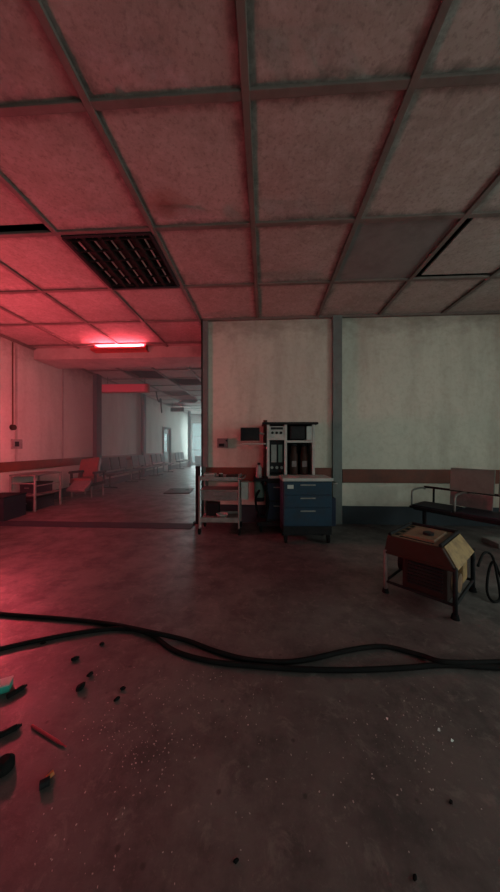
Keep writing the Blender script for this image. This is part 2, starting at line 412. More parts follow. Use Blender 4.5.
# red tube lamp on the beam
t = thing('red_tube_lamp', 'glowing red tube lamp under the ceiling on the corridor beam', 'lamp', (-3.12, 5.88, CEIL-0.10))
MB().span(-0.60, 0.60, -0.20, 0, -0.03, -0.015, bev=0.003).span(-0.60, 0.60, -0.20, -0.185, -0.03, 0.028, bev=0.003).build('housing', M['lamp_body'], t)
MB().rod((-0.52, -0.10, 0.030), (0.52, -0.10, 0.030), 0.016, seg=12).build('tube', M['tube'], t)['label'] = 'glowing red tube'
for s in (-1, 1):
    MB().span(s*0.55-0.02, s*0.55+0.02, -0.12, 0.0, -0.02, 0.10).build('bracket', M['lamp_body'], t)
t = thing('added_red_lamp', 'added red lamp on a tripod stand, unseen, off to the left of the viewer', 'lamp', (-3.92, 3.55, 0))  # added out of view to redden the left wall and floor
for k in range(3):
    a = k*2.0944+0.3
    MB().rod((0, 0, 0.45), (0.24*math.cos(a), 0.24*math.sin(a), 0.01), 0.012).build('leg', M['dark'], t)
MB().rod((0, 0, 0.40), (0, 0, 1.40), 0.016).build('pole', M['dark'], t)
MB().lathe([(0.05, 1.40), (0.085, 1.42), (0.085, 1.45), (0.05, 1.455)]).build('base', M['lamp_body'], t)
MB().lathe([(0.075, 1.455), (0.085, 1.48), (0.085, 1.57), (0.06, 1.62), (0.01, 1.635)]).build('dome', M['added_dome'], t)

# hanging red light box further in
t = thing('light_box', 'long red lit box hanging below the corridor ceiling', 'lamp', (-4.35, 8.35, CEIL-0.52))
MB().span(-0.81, 0.72, 0.0, 0.16, 0.02, 0.28, bev=0.01).build('housing', M['lamp_body'], t)
MB().span(-0.79, 0.64, -0.012, 0.0, 0.04, 0.26).build('diffuser', M['lightbox'], t)
for s in (-0.6, 0.6):
    MB().rod((s, 0.08, 0.30), (s, 0.08, 0.52), 0.008).build('hanger', M['dark'], t)
# hanging sign and dangling cables
t = thing('hanging_sign', 'small dark sign board hanging across the far corridor', 'sign', (-4.2, 13.0, CEIL-0.52))
MB().span(-0.32, 0.32, -0.03, 0.03, 0, 0.19, bev=0.005).build('board', M['dark'], t)
for s in (-0.24, 0.24): MB().rod((s, 0, 0.19), (s, 0, 0.52), 0.008).build('hanger', M['dark'], t)
pp = [(-4.3, 10.7, CEIL+0.02), (-4.28, 10.7, CEIL-0.2), (-4.2, 10.72, CEIL-0.42), (-4.14, 10.74, CEIL-0.30), (-4.12, 10.74, CEIL-0.55), (-4.10, 10.75, CEIL-0.85)]
tag(MB().tube(pp, 0.028).build('dangling_cable', M['black']), 'thick dark cable dangling from an open ceiling panel in the corridor', 'cable')
# open ceiling flap hanging by one edge
t = tag(MB().box((-3.55, 12.6, CEIL-0.10), (0.8, 0.5, 0.02), RX(0.35)).build('fallen_panel', M['hatch']), 'loose ceiling panel drooping in the mid corridor', 'ceiling panel')

# ---------------------------------------------------------------- wall fittings
t = thing('alarm_bell', 'round dark alarm with conduit pipe on the left wall', 'alarm', (XL, 5.36, 1.68))
MB().rod((0.0, 0, 0), (0.05, 0, 0), 0.062, 0.055, seg=20).build('dome', M['redbrown'], t)
MB().rod((0.014, 0, 0.055), (0.014, 0, CEIL-1.68-0.05), 0.012).build('conduit', M['rail'], t)
t = thing('switch_box', 'small grey switch box low on the left wall', 'switch', (XL, 5.44, 1.24))
MB().span(0, 0.05, -0.11, 0.11, 0, 0.20, bev=0.006).build('casing', M['lightpaint'], t)
MB().span(0.05, 0.058, -0.07, 0.02, 0.05, 0.15).build('switch', M['dark'], t)
MB().span(0.05, 0.055, 0.04, 0.09, 0.02, 0.10).build('label_plate', M['metal'], t)
t = thing('wall_socket', 'small pinkish socket box on the back wall above the metal trolley', 'socket', (-0.72, YB, 1.27))
MB().span(-0.09, 0.09, -0.05, 0, 0, 0.16, bev=0.006).build('casing', M['pinkish'], t)
MB().span(-0.06, 0.03, -0.058, -0.05, 0.02, 0.07).build('outlet', M['dark'], t)
MB().rod((0.07, -0.05, 0.12), (0.07, -0.065, 0.12), 0.014).build('button', M['dark'], t)

# dark post by the corner
t = thing('dark_stanchion', 'dark waist high post beside the wall corner', 'post', (-1.135, 4.62, 0))
MB().span(-0.035, 0.035, -0.035, 0.035, 0.02, 0.96, bev=0.006).build('post', M['dark'], t)
MB().span(-0.07, 0.04, -0.07, 0.04, 0, 0.02).build('base_plate', M['dark'], t)

# ---------------------------------------------------------------- metal trolley
def caster(parent, x, y, h=0.10, r=0.042):
    c = MB().span(x-0.022, x+0.022, y-0.03, y+0.03, 2*r-0.005, 2*r+0.008).span(x-0.024, x-0.018, y-0.02, y+0.02, r-0.01, 2*r).span(x+0.018, x+0.024, y-0.02, y+0.02, r-0.01, 2*r).build('caster', M['dark'], parent)
    MB().rod((x-0.014, y, r), (x+0.014, y, r), r, seg=18).build('wheel', M['black'], c)
p = rm(-0.445, 4.24)
t = thing('metal_trolley', 'light metal two shelf trolley at the left end of the back wall', 'trolley', p, 0.02)
w, dp = 0.29, 0.20
for sx in (-1, 1):
    for sy in (-1, 1):
        MB().rod((sx*w, sy*dp, 0.09), (sx*w, sy*dp, 0.86), 0.014).build('leg', M['lightpaint'], t)
        caster(t, sx*w, sy*dp)
MB().span(-w, w, -dp, dp, 0.80, 0.815).span(-w, w, -dp-0.008, -dp+0.004, 0.79, 0.845).span(-w, w, dp-0.004, dp+0.008, 0.79, 0.845).span(-w-0.006, -w+0.006, -dp, dp, 0.79, 0.845).span(w-0.006, w+0.006, -dp, dp, 0.79, 0.845).build('top_tray', M['lightpaint'], t)
MB().span(-w, w, -dp, dp, 0.20, 0.215).span(-w, w, -dp-0.006, -dp+0.006, 0.18, 0.25).span(-w, w, dp-0.006, dp+0.006, 0.18, 0.25).build('bottom_shelf', M['lightpaint'], t)
MB().span(-w, w, -dp, dp, 0.64, 0.652).build('middle_shelf', M['lightpaint'], t)
dr = MB().span(-0.27, 0.27, -dp-0.004, dp-0.02, 0.50, 0.635, bev=0.005).build('drawer', M['pinkish'], t)
MB().rod((-0.07, -dp-0.022, 0.57), (0.07, -dp-0.022, 0.57), 0.007).build('handle', M['metal'], dr)
MB().tube([(w, -dp, 0.82), (w+0.07, -dp, 0.83), (w+0.07, dp, 0.83), (w, dp, 0.82)], 0.010, smooth=4).build('push_handle', M['metal'], t)
MB().span(w+0.025, w+0.13, -0.14, 0.08, 0.50, 0.76, bev=0.01).build('side_bin', M['white'], t)
# things on the trolley
def on_trolley(x, y, z): return p + Vector((x, y, z))
k = thing('instrument_box', 'pale lidded box on the left of the metal trolley top', 'box', on_trolley(-0.17, 0, 0.815))
MB().span(-0.08, 0.08, -0.09, 0.09, 0, 0.05, bev=0.005).build('box', M['lightpaint'], k); MB().span(-0.084, 0.084, -0.094, 0.094, 0.05, 0.062).build('lid', M['white'], k)
k = thing('specimen_jar', 'small dark capped jar on the middle of the metal trolley top', 'jar', on_trolley(0.0, -0.02, 0.815))
MB().lathe([(0.03, 0), (0.034, 0.01), (0.034, 0.05), (0.028, 0.058)]).build('body', M['redbrown'], k); MB().lathe([(0.03, 0.058), (0.03, 0.07)]).build('cap', M['white'], k)
k = thing('dark_case', 'dark flat case on the right of the metal trolley top', 'case', on_trolley(0.17, 0.02, 0.815))
MB().span(-0.085, 0.085, -0.09, 0.09, 0, 0.045, bev=0.006).build('case', M['redbrown'], k); MB().tube([(-0.04, -0.09, 0.025), (-0.03, -0.115, 0.025), (0.03, -0.115, 0.025), (0.04, -0.09, 0.025)], 0.005).build('handle', M['dark'], k)
k = thing('steel_bowl', 'bright white kidney bowl on the lower shelf of the metal trolley', 'bowl', on_trolley(0.03, -0.05, 0.215))
bm_ = MB().lathe([(0.05, 0), (0.085, 0.045), (0.095, 0.06), (0.088, 0.058), (0.05, 0.01)]); bm_.build('bowl', M['white'], k)
tag(MB().span(-0.10, 0.10, -0.06, 0.08, 0, 0.20, bev=0.008).build('storage_carton', M['dark']), 'dark carton behind the bowl on the lower trolley shelf', 'box').location = on_trolley(-0.14, 0.09, 0.215)

# ---------------------------------------------------------------- anaesthesia machine
p = rm(0.61, 4.37)
t = thing('anaesthesia_machine', 'tall grey and black medical machine with screens and vaporisers by the back wall', 'medical machine', p, 0.03)
MB().span(-0.42, 0.42, -0.24, 0.22, 1.625, 1.66, bev=0.008).build('top_shelf', M['dark'], t)
MB().span(-0.32, 0.37, 0.12, 0.20, 0.84, 1.625).build('back_panel', M['dark'], t)
f = MB()
for xx in (-0.33, -0.065, 0.355): f.span(xx-0.02, xx+0.02, -0.20, 0.14, 0.84, 1.625)
f.span(-0.31, -0.085, -0.20, 0.12, 1.39, 1.42).span(-0.045, 0.335, -0.20, 0.12, 1.35, 1.385).span(-0.33, 0.37, -0.21, 0.14, 0.81, 0.84)
f.build('housing', M['frame'], t, 0.004)
pn = MB().span(-0.31, -0.085, -0.19, 0.10, 1.42, 1.60).build('button_panel', M['frame'], t)
for i in range(3):
    MB().rod((-0.265+0.065*i, -0.19, 1.50), (-0.265+0.065*i, -0.205, 1.50), 0.020, seg=14).build('knob', M['dark'], pn)
MB().span(-0.29, -0.105, -0.193, -0.19, 1.55, 1.585).build('readout', M['screen'], pn)
mo = MB().span(0.0, 0.225, -0.215, 0.05, 1.40, 1.60, bev=0.008).build('monitor', M['dark'], t)
MB().span(0.02, 0.205, -0.221, -0.215, 1.425, 1.58).build('screen', M['screen'], mo)
MB().span(0.25, 0.33, -0.20, 0.05, 1.39, 1.60, bev=0.005).build('side_module', M['white'], t)
gp = MB().span(-0.31, -0.085, -0.13, 0.10, 0.90, 1.38).build('gauge_panel', M['dark'], t)
MB().span(-0.28, -0.20, -0.15, -0.13, 1.05, 1.32).build('flow_tube', M['lightpaint'], gp)
MB().span(-0.17, -0.11, -0.15, -0.13, 1.05, 1.32).build('flow_tube', M['mesh'], gp)
for i in range(3): MB().rod((-0.27+0.075*i, -0.13, 0.97), (-0.27+0.075*i, -0.165, 0.97), 0.022, seg=14).build('knob', M['lightpaint'], gp)
for xx in (0.07, 0.23):
    v = MB().lathe([(0.058, 0), (0.062, 0.02), (0.062, 0.30), (0.045, 0.34), (0.045, 0.42), (0.03, 0.44)], (xx, -0.08, 0.86)).build('vaporiser', M['redbrown'], t)
    MB().lathe([(0.05, 0.0), (0.05, 0.03)], (xx, -0.08, 1.30)).build('dial', M['dark'], v)
    MB().span(xx-0.035, xx+0.035, -0.146, -0.14, 0.98, 1.07).build('window', M['pinkish'], v)
MB().span(-0.55, 0.42, -0.26, 0.20, 0.77, 0.81, bev=0.008).build('worktop', M['dark'], t)
MB().span(-0.36, 0.40, -0.22, 0.18, 0.16, 0.77, bev=0.008).build('cabinet', M['dark'], t)
for i in range(2):
    dw = MB().span(-0.34, 0.0, -0.235, -0.22, 0.20+0.28*i, 0.46+0.28*i, bev=0.004).build('drawer', M['bluedark'], t)
    MB().rod((-0.25, -0.25, 0.40+0.28*i), (-0.09, -0.25, 0.40+0.28*i), 0.008).build('handle', M['metal'], dw)
ab = MB().lathe([(0.075, 0), (0.085, 0.02), (0.085, 0.22), (0.07, 0.25), (0.05, 0.26)], (-0.46, -0.05, 0.50)).build('absorber_canister', M['mesh'], t)
MB().lathe([(0.078, 0.0), (0.078, 0.06)], (-0.46, -0.05, 0.44)).build('canister_base', M['dark'], ab)
MB().tube([(-0.46, -0.12, 0.62), (-0.52, -0.24, 0.50), (-0.48, -0.30, 0.30), (-0.38, -0.30, 0.26), (-0.33, -0.27, 0.45), (-0.36, -0.24, 0.62), (-0.42, -0.2, 0.76)], 0.018).build('breathing_hose', M['black'], t)
MB().span(-0.50, 0.42, -0.25, 0.22, 0.10, 0.16, bev=0.01).build('base', M['dark'], t)
for sx in (-0.44, 0.36):
    for sy in (-0.2, 0.17): caster(t, sx, sy, r=0.048)
MB().rod((-0.37, -0.10, 0.81), (-0.37, -0.10, 1.70), 0.032, seg=14).build('pole', M['redbrown'], t)
arm = MB().rod((-0.37, -0.10, 1.48), (-0.46, -0.16, 1.50), 0.018).rod((-0.46, -0.16, 1.50), (-0.50, -0.17, 1.48), 0.018).build('screen_arm', M['lightpaint'], t)
sc = MB().span(-0.75, -0.46, -0.20, -0.16, 1.38, 1.58, bev=0.008).build('side_screen', M['dark'], t)
MB().span(-0.725, -0.485, -0.204, -0.20, 1.41, 1.555).build('screen_glass', M['screen'], sc)
MB().span(-0.74, -0.36, -0.24, -0.12, 1.325, 1.34, bev=0.003).rod((-0.37, -0.12, 1.33), (-0.37, -0.10, 1.33), 0.012).build('keyboard_tray', M['frame'], t)
k = thing('plastic_bottle', 'pale capped bottle on the worktop of the tall medical machine', 'bottle', p + Vector((-0.465, -0.12, 0.81)))
MB().lathe([(0.045, 0), (0.048, 0.01), (0.048, 0.15), (0.02, 0.19), (0.02, 0.20)]).build('body', M['lightpaint'], k); MB().lathe([(0.024, 0.20), (0.024, 0.23)]).build('cap', M['dark'], k)

# ---------------------------------------------------------------- blue drawer cart
p = rm(0.765, 3.86)
t = thing('drawer_cart', 'dark blue drawer cart with pale grey top in front of the medical machine', 'cart', p, 0.06)
hw, hd = 0.335, 0.205
MB().span(-hw+0.01, hw-0.01, -hd+0.012, hd, 0.23, 0.83, bev=0.008).build('body', M['blue'], t)
MB().span(-hw-0.005, hw+0.005, -hd-0.015, hd+0.01, 0.83, 0.875, bev=0.012).build('top', M['frame'], t)
zz = [(0.245, 0.475), (0.485, 0.645), (0.655, 0.82)]
for a, b_ in zz:
    dw = MB().span(-hw+0.02, hw-0.02, -hd-0.006, -hd+0.012, a, b_, bev=0.005).build('drawer', M['blue'], t)
    MB().span(-0.10, 0.10, -hd-0.022, -hd-0.006, b_-0.045, b_-0.028, bev=0.004).build('handle', M['metal'], dw)
MB().span(-hw+0.01, hw-0.01, -hd+0.01, hd, 0.115, 0.23, bev=0.01).build('base', M['dark'], t)
MB().span(hw-0.008, hw+0.055, -0.16, 0.16, 0.22, 0.60, bev=0.01).build('side_basket', M['bluedark'], t)
MB().tube([(hw-0.01, -0.18, 0.80), (hw+0.06, -0.18, 0.80), (hw+0.06, 0.18, 0.80), (hw-0.01, 0.18, 0.80)], 0.011, smooth=4).build('push_handle', M['lightpaint'], t)
MB().span(-0.27, -0.19, -hd-0.009, -hd-0.006, 0.735, 0.785).build('sticker', M['white'], t)
for sx in (-1, 1):
    for sy in (-1, 1): caster(t, sx*(hw-0.05), sy*(hd-0.05), r=0.054)

# ---------------------------------------------------------------- burnt generator
c0 = rm(1.60, 2.46)
ang = math.atan2(-0.40, 0.35)
t = thing('portable_generator', 'battered rusty generator with ochre side panel standing on the floor at right', 'generator', c0, ang - YAW*-1)
W_, D_ = 0.265, 0.31           # half width along its front, half depth
zb, zt = 0.36, 0.50
# hood
hood = MB().hexa([(-W_, -D_, zb), (W_, -D_, zb), (W_, D_, zb), (-W_, D_, zb),
           (-W_+0.015, -D_+0.035, zt), (W_-0.10, -D_+0.035, zt), (W_-0.10, D_-0.03, zt), (-W_+0.015, D_-0.03, zt)]).build('hood', M['redbrown'], t, 0.008)
MB().hexa([(-W_+0.10, -D_+0.12, zt-0.004), (W_-0.17, -D_+0.12, zt-0.004), (W_-0.17, D_-0.10, zt-0.004), (-W_+0.10, D_-0.10, zt-0.004),
           (-W_+0.115, -D_+0.14, zt+0.014), (W_-0.185, -D_+0.14, zt+0.014), (W_-0.185, D_-0.12, zt+0.014), (-W_+0.115, D_-0.12, zt+0.014)]).build('fuel_tank_lid', M['rust'], hood)
sl = MB()
for i in range(4): sl.span(-W_+0.05, -W_+0.085, -D_+0.10+0.12*i, -D_+0.17+0.12*i, zt-0.004, zt+0.004)
sl.span(-W_+0.10, W_-0.17, -D_+0.075, -D_+0.105, zt-0.004, zt+0.004)
sl.build('vent_slots', M['void'], hood)
MB().hexa([(-W_+0.035, -D_+0.06, zt-0.006), (W_-0.12, -D_+0.06, zt-0.006), (W_-0.12, D_-0.04, zt-0.006), (-W_+0.035, D_-0.04, zt-0.006), (-W_+0.035, -D_+0.06, zt+0.002), (W_-0.12, -D_+0.06, zt+0.002), (W_-0.12, D_-0.04, zt+0.002), (-W_+0.035, D_-0.04, zt+0.002)]).build('top_plate', M['rust'], hood)
# rims round the hood
rr = MB()
for xx in (-W_+0.03, W_-0.115): rr.rod((xx, -D_+0.05, zt+0.012), (xx, D_-0.03, zt+0.012), 0.014)
rr.rod((-W_+0.03, D_-0.04, zt+0.012), (W_-0.115, D_-0.04, zt+0.012), 0.014)
rr.build('top_rail', M['dark'], t)
MB().rod((0, -0.02, zt+0.01), (0, -0.02, zt+0.035), 0.042, seg=18).build('fuel_cap', M['dark'], hood)
# ochre side panel lies on the sloping right flank
n = Vector((zt-zb, 0, 0.10)).normalized()*0.006
q = [Vector((W_, -D_+0.03, zb)), Vector((W_, D_-0.03, zb)), Vector((W_-0.10, D_-0.05, zt)), Vector((W_-0.10, -D_+0.08, zt))]
MB().hexa([*(v - n*0.3 for v in q), *(v + n for v in q)]).build('side_panel', M['ochre'], t)
# tubular frame legs
for sx in (-1, 1):
    for sy in (-1, 1):
        lg = MB().tube([(sx*(W_-0.01), sy*(D_-0.01), zb+0.02), (sx*(W_-0.01), sy*(D_-0.01), 0.02)], 0.017, smooth=0).build('leg', M['pinkish'] if (sx < 0 and sy < 0) else M['dark'], t)
        MB().rod((sx*(W_-0.01), sy*(D_-0.01), 0.0), (sx*(W_-0.01), sy*(D_-0.01), 0.035), 0.030, 0.022).build('foot', M['black'], lg)
st = MB()
for sx in (-1, 1): st.rod((sx*(W_-0.01), -D_, 0.10), (sx*(W_-0.01), D_, 0.10), 0.012)
for sy in (-1, 1): st.rod((-W_, sy*(D_-0.01), 0.10), (W_, sy*(D_-0.01), 0.10), 0.012)
st.build('lower_frame', M['dark'], t)
MB().span(-W_+0.0, W_-0.0, -D_-0.004, -D_+0.012, zb-0.010, zb+0.012, bev=0.004).build('front_trim', M['redbrown'], t)
en = MB().span(-0.13, 0.20, -0.27, 0.25, 0.07, zb-0.005, bev=0.02).build('engine', M['enginem'], t)
fins = MB()
for i in range(7): fins.span(-0.08, 0.17, -0.285, -0.268, 0.15+0.028*i, 0.163+0.028*i)
fins.build('cooling_fins', M['dark'], en)
MB().rod((-0.23, 0, 0.22), (-0.11, 0, 0.22), 0.10, seg=24).build('alternator', M['dark'], t)
MB().rod((0.20, -0.10, 0.20), (0.245, -0.10, 0.20), 0.075, seg=20).build('recoil_starter', M['rust'], t)
MB().span(0.195, 0.235, 0.05, 0.20, 0.14, 0.30, bev=0.01).build('air_filter', M['ochre'], t)
# coil of black cable beside the generator
cc = [ground(478, 566, 0.28), ground(484, 553, 0.33), ground(492, 556, 0.30), ground(497, 575, 0.15), ground(500, 598, 0.02), ground(492, 601, 0.013), ground(487, 590, 0.05), ground(489, 570, 0.18), ground(494, 562, 0.24), ground(502, 580, 0.12), ground(512, 602, 0.013), ground(530, 606, 0.013)]
tag(MB().tube(cc, 0.010).build('power_lead', M['black']), 'black power lead looping down beside the generator', 'cable')

# ---------------------------------------------------------------- steel waiting bench at right
bo = rm(2.66, 4.24); bdir = math.atan2(-0.76, 0.48) + YAW
SX = 0.34
t = thing('waiting_bench', 'steel waiting bench with dark seat and upright grey green back at right', 'bench', bo, bdir)
# local x runs along the bench towards the viewer, local -y is the front
L = 1.62; dpt = 0.50
sb = MB()
for i in range(3):
    x = 0.02 + 0.54*i
    MB().box((x+0.26, -0.20, 0.445), (0.50, 0.36, 0.03), RX(0.03), bev=0.01).build('seat', M['darkvinyl'], t)
for i in range(1, 3):
    x = SX + 0.54*(i-1)
    bk = MB()
    bk.box((x+0.26, 0.045, 0.83), (0.50, 0.022, 0.32), RX(-0.12), bev=0.008)
    bk.build('backrest', M['mesh'], t)
    MB().box((x+0.26, 0.015, 0.56), (0.48, 0.022, 0.19), RX(-0.12), bev=0.008).build('lower_back_pad', M['pinkish'], t)
MB().span(0, L, 0.03, 0.055, 0.655, 0.685).build('back_rail', M['dark'], t)
MB().span(0, L, -0.28, -0.22, 0.36, 0.42).build('seat_beam', M['dark'], t)
MB().span(0, L, -0.39, -0.365, 0.40, 0.43).span(0, L, 0.0, 0.025, 0.40, 0.43).build('seat_edge', M['dark'], t)
for i in range(4):
    x = 0.01 + 0.54*i
    if i in (0, 1, 2, 3):
        MB().tube([(x, -0.34, 0.42), (x, -0.33, 0.60), (x, -0.28, 0.655), (x, -0.05, 0.665), (x, 0.04, 0.64)], 0.015, smooth=5).build('armrest', M['metal'], t)
for x in (0.14, 1.40):
    MB().rod((x, -0.25, 0.36), (x, -0.25, 0.04), 0.025).rod((x, -0.38, 0.02), (x, 0.03, 0.02), 0.02).build('leg', M['dark'], t)
    MB().rod((x, 0.02, 0.42), (x, 0.03, 0.66), 0.014).build('back_post', M['dark'], t)
tag(MB().box((0, 0, 0.035), (0.42, 0.30, 0.07), bev=0.02).build('light_patch_slab', M['lightpaint']), 'pale slab standing in for a cloth lying on the floor beside the waiting bench', 'light_patch').location = rm(3.35, 3.60)  # low pale box in place of light falling on floor and wall

# ---------------------------------------------------------------- cables on the floor
def cable(name, pts, r, label):
    return tag(MB().tube([ground(x, y, z) for x, y, z in pts], r, seg=8, smooth=8).build(name, M['black']), label, 'cable', None)
r_ = 0.0145
cable('floor_cable', [(-60, 608, r_), (0, 614, r_), (60, 618.5, r_), (110, 624, r_), (150, 632, r_+.022), (185, 640, r_), (215, 651, r_), (245, 659, r_), (280, 662, r_), (310, 659, r_), (350, 650, r_), (384, 646.5, r_), (420, 655, r_), (446, 662, r_+.02), (500, 662, r_), (570, 658, r_)], r_,
      'thin black floor cable entering higher at left and bulging upward at right')
cable('floor_cable', [(-60, 664, r_), (0, 649, r_), (40, 640, r_), (90, 631, r_), (125, 628.5, r_), (150, 634, r_), (175, 651, r_), (210, 661, r_), (250, 665.5, r_), (300, 669, r_), (350, 670, r_), (400, 668, r_), (446, 665, r_), (500, 667.5, r_), (570, 668, r_)], r_,
      'black floor cable entering lower at left and lying nearest along the floor')

# ---------------------------------------------------------------- litter on the floor
def yaw_between(a, b): return math.atan2(b.y-a.y, b.x-a.x)
k0 = ground(3, 690); t = thing('medicine_box', 'teal and white small box on the floor at the left edge', 'box', k0, 0.5)
MB().span(-0.035, 0.035, -0.03, 0.03, 0, 0.035, bev=0.003).build('box', M['teal'], t); MB().span(-0.036, 0.036, -0.031, 0.031, 0.035, 0.043).build('lid', M['white'], t)
def stick(name, a, b, r, mat, label, cat, cap=None):
    A, B = ground(*a), ground(*b); L = (B-A).length
    t = thing(name, label, cat, (A+B)/2, yaw_between(A, B))
    MB().rod((-L/2, 0, r), (L/2*0.62, 0, r), r, seg=12).build('barrel', mat, t)
    MB().rod((L/2*0.62, 0, r), (L/2*0.8, 0, r), r*0.75, seg=12).rod((L/2*0.8, 0, r), (L/2, 0, r), r*0.45, seg=10).build('tip', cap or M['dark'], t)
    return t
stick('marker_pen', (7, 699), (27, 687), 0.012, M['black'], 'black pen on the floor just right of the teal box', 'pen')
stick('marker_pen', (-4, 740), (22, 727), 0.012, M['black'], 'black pen at left edge below the teal box', 'pen')
stick('syringe', (32, 727), (66, 748), 0.006, M['pen'], 'bright red plastic syringe on the floor at lower left', 'syringe', M['pen'])
k0 = ground(4, 770); t = thing('rubber_stopper', 'black rubber stopper at the left edge of the floor', 'stopper', k0, 0.2)
MB().lathe([(0.022, 0), (0.034, 0.004), (0.034, 0.03), (0.024, 0.034), (0.02, 0.045)]).build('body', M['black'], t)
k0 = ground(46, 786); t = thing('broken_vial', 'orange and dark broken vial on the floor below the red syringe', 'vial', k0, 0.6)
MB().rod((-0.02, 0, 0.014), (0.012, 0, 0.014), 0.014, seg=14).build('body', M['dark'], t); MB().rod((0.0, 0.02, 0.008), (0.022, 0.028, 0.012), 0.009, seg=10).build('cap', M['orange'], t)
def chunk(px, py, s, label, rz=0.4, elong=1.6):
    o = MB(); tb = bmesh.new(); bmesh.ops.create_icosphere(tb, subdivisions=2, radius=1.0)
    rnd = random.Random(px*7+py)
    for v in tb.verts: v.co *= 0.8+0.35*rnd.random()
    bmesh.ops.scale(tb, vec=(s*elong, s, s*0.7), verts=tb.verts)
    mz = min(v.co.z for v in tb.verts); bmesh.ops.translate(tb, vec=(0, 0, -mz), verts=tb.verts)
    o._add(tb); b = o.build('rubble_chunk', M['black']); b.location = ground(px, py); b.rotation_euler = (0, 0, rz)
    return tag(b, label, 'rubble', 'dark rubble scraps on the floor')
chunk(75, 660, 0.014, 'dark rubble scrap just below the lower cable at left')
chunk(102, 645, 0.012, 'small dark rubble scrap below where the two cables cross', 0.0, 1.3)
chunk(90, 676, 0.013, 'upper of two touching dark rubble scraps left of centre', 1.0, 1.5)
chunk(81, 689, 0.018, 'lower and larger of two touching dark rubble scraps', 1.2, 1.5)
chunk(123, 690, 0.012, 'rightmost dark rubble scrap on the red lit floor', 0.2, 1.3)
chunk(117, 700, 0.010, 'crumbled dark scrap just below the rightmost rubble scrap', 1.0, 1.6)
chunk(43, 644, 0.012, 'dark rubble scrap tucked against the lower cable at left', 0.0, 1.4)
chunk(236, 862, 0.006, 'tiny dark scrap near the bottom centre of the floor')
chunk(415, 879, 0.006, 'tiny dark scrap near the bottom right of the floor', 0.8)
chunk(451, 803, 0.006, 'tiny dark scrap on the bare floor at lower right', 0.8)
for (px, py, s, lb) in ((387, 719, 0.006, 'thin pale glass shard, leftmost of three on right of floor'), (439, 730, 0.008, 'brightest pale glass shard, middle of three on right of floor'), (452, 741, 0.007, 'pale glass shard, lowest of three on right of floor')):
    g = MB(); w = s*0.6
    g.hexa([(-w, -s, 0), (w, -s*0.6, 0), (w*0.6, s, 0), (-w*0.8, s*0.5, 0), (-w, -s, 0.003), (w, -s*0.6, 0.006), (w*0.6, s, 0.004), (-w*0.8, s*0.5, 0.005)])
    o = g.build('glass_shard', M['glassbit']); o.location = ground(px, py, 0.0005); o.rotation_euler = (0, 0, px*0.7)
    tag(o, lb, 'glass shard', 'glass shards on the right of the floor')
gr = MB(); rnd = random.Random(3)
clusters = [(135, 735, 60, 55, 200), (420, 735, 60, 55, 110), (215, 690, 60, 30, 60), (300, 760, 190, 100, 90), (100, 850, 90, 40, 25), (280, 590, 120, 25, 40)]
for cx, cy, sx, sy_, nn in clusters:
    for _ in range(nn):
        px, py = rnd.gauss(cx, sx*0.55), rnd.gauss(cy, sy_*0.55)
        if py < 560 or py > 905 or px < -20 or px > 520: continue
        c = ground(px, py); s = rnd.uniform(0.0010, 0.0030)
        a = rnd.random()*6.28
        gr.box((c.x, c.y, s*0.5), (s*rnd.uniform(1, 2.4), s, s), RZ(a))
tag(gr.build('glass_grit', M['glassgrit']), 'pale crumbs of broken glass and plaster scattered over the floor', 'grit', kind='stuff')
# dark hatch on the corridor floor
t = thing('floor_hatch', 'dark iron plate lying on the corridor floor', 'floor plate', rm(-2.03, 7.95), 0.1)
MB().span(-0.35, 0.35, -0.42, 0.42, 0, 0.02, bev=0.005).build('plate', M['hatch'], t)
for s in (-1, 1): MB().tube([(s*0.22-0.05, 0, 0.02), (s*0.22-0.04, 0, 0.04), (s*0.22+0.04, 0, 0.04), (s*0.22+0.05, 0, 0.02)], 0.007).build('grip', M['metal'], t)

# ---------------------------------------------------------------- corridor furniture along the left wall
def steel_table(loc, rz, lx, ly, h, label):
    t = thing('steel_table', label, 'table', loc, rz)
    MB().span(-lx, lx, -ly, ly, h-0.03, h, bev=0.005).build('tabletop', M['metal'], t)
    for sx in (-1, 1):
        for sy in (-1, 1):
            MB().span(sx*(lx-0.02)-0.016, sx*(lx-0.02)+0.016, sy*(ly-0.02)-0.016, sy*(ly-0.02)+0.016, 0, h-0.03).build('leg', M['lightpaint'], t)
    MB().span(-lx+0.01, lx-0.01, -ly+0.01, ly-0.01, 0.30, 0.32).build('shelf', M['metal'], t)
    MB().rod((-lx+0.02, -ly+0.02, 0.55), (lx-0.02, -ly+0.02, 0.55), 0.011).rod((lx-0.02, -ly+0.02, 0.5), (lx-0.02, ly-0.02, 0.5), 0.011).build('cross_bar', M['lightpaint'], t)
    return t
steel_table((-4.80, 5.56, 0), 0.0, 0.27, 0.36, 0.73, 'metal frame table with shelf against the red lit left wall')
def crate(loc, rz, sx, sy, sz, label):
    t = thing('storage_crate', label, 'crate', loc, rz)
    MB().span(-sx, sx, -sy, sy, 0, sz-0.03, bev=0.008).build('body', M['darkvinyl'], t)
    MB().span(-sx-0.01, sx+0.01, -sy-0.01, sy+0.01, sz-0.03, sz, bev=0.005).build('lid', M['dark'], t)
    MB().span(-0.05, 0.05, -sy-0.014, -sy, sz*0.5, sz*0.5+0.02).build('handle', M['metal'], t)
crate((-4.82, 5.54, 0.0), 0.05, 0.20, 0.28, 0.27, 'dark crate on the floor beneath the metal frame table')
crate((-4.86, 5.62, 0.32), -0.08, 0.17, 0.22, 0.21, 'dark crate on the shelf of the metal frame table')
crate((-4.72, 4.72, 0.0), 0.1, 0.22, 0.25, 0.42, 'dark crate on the floor at the left edge, in front of the metal frame table')
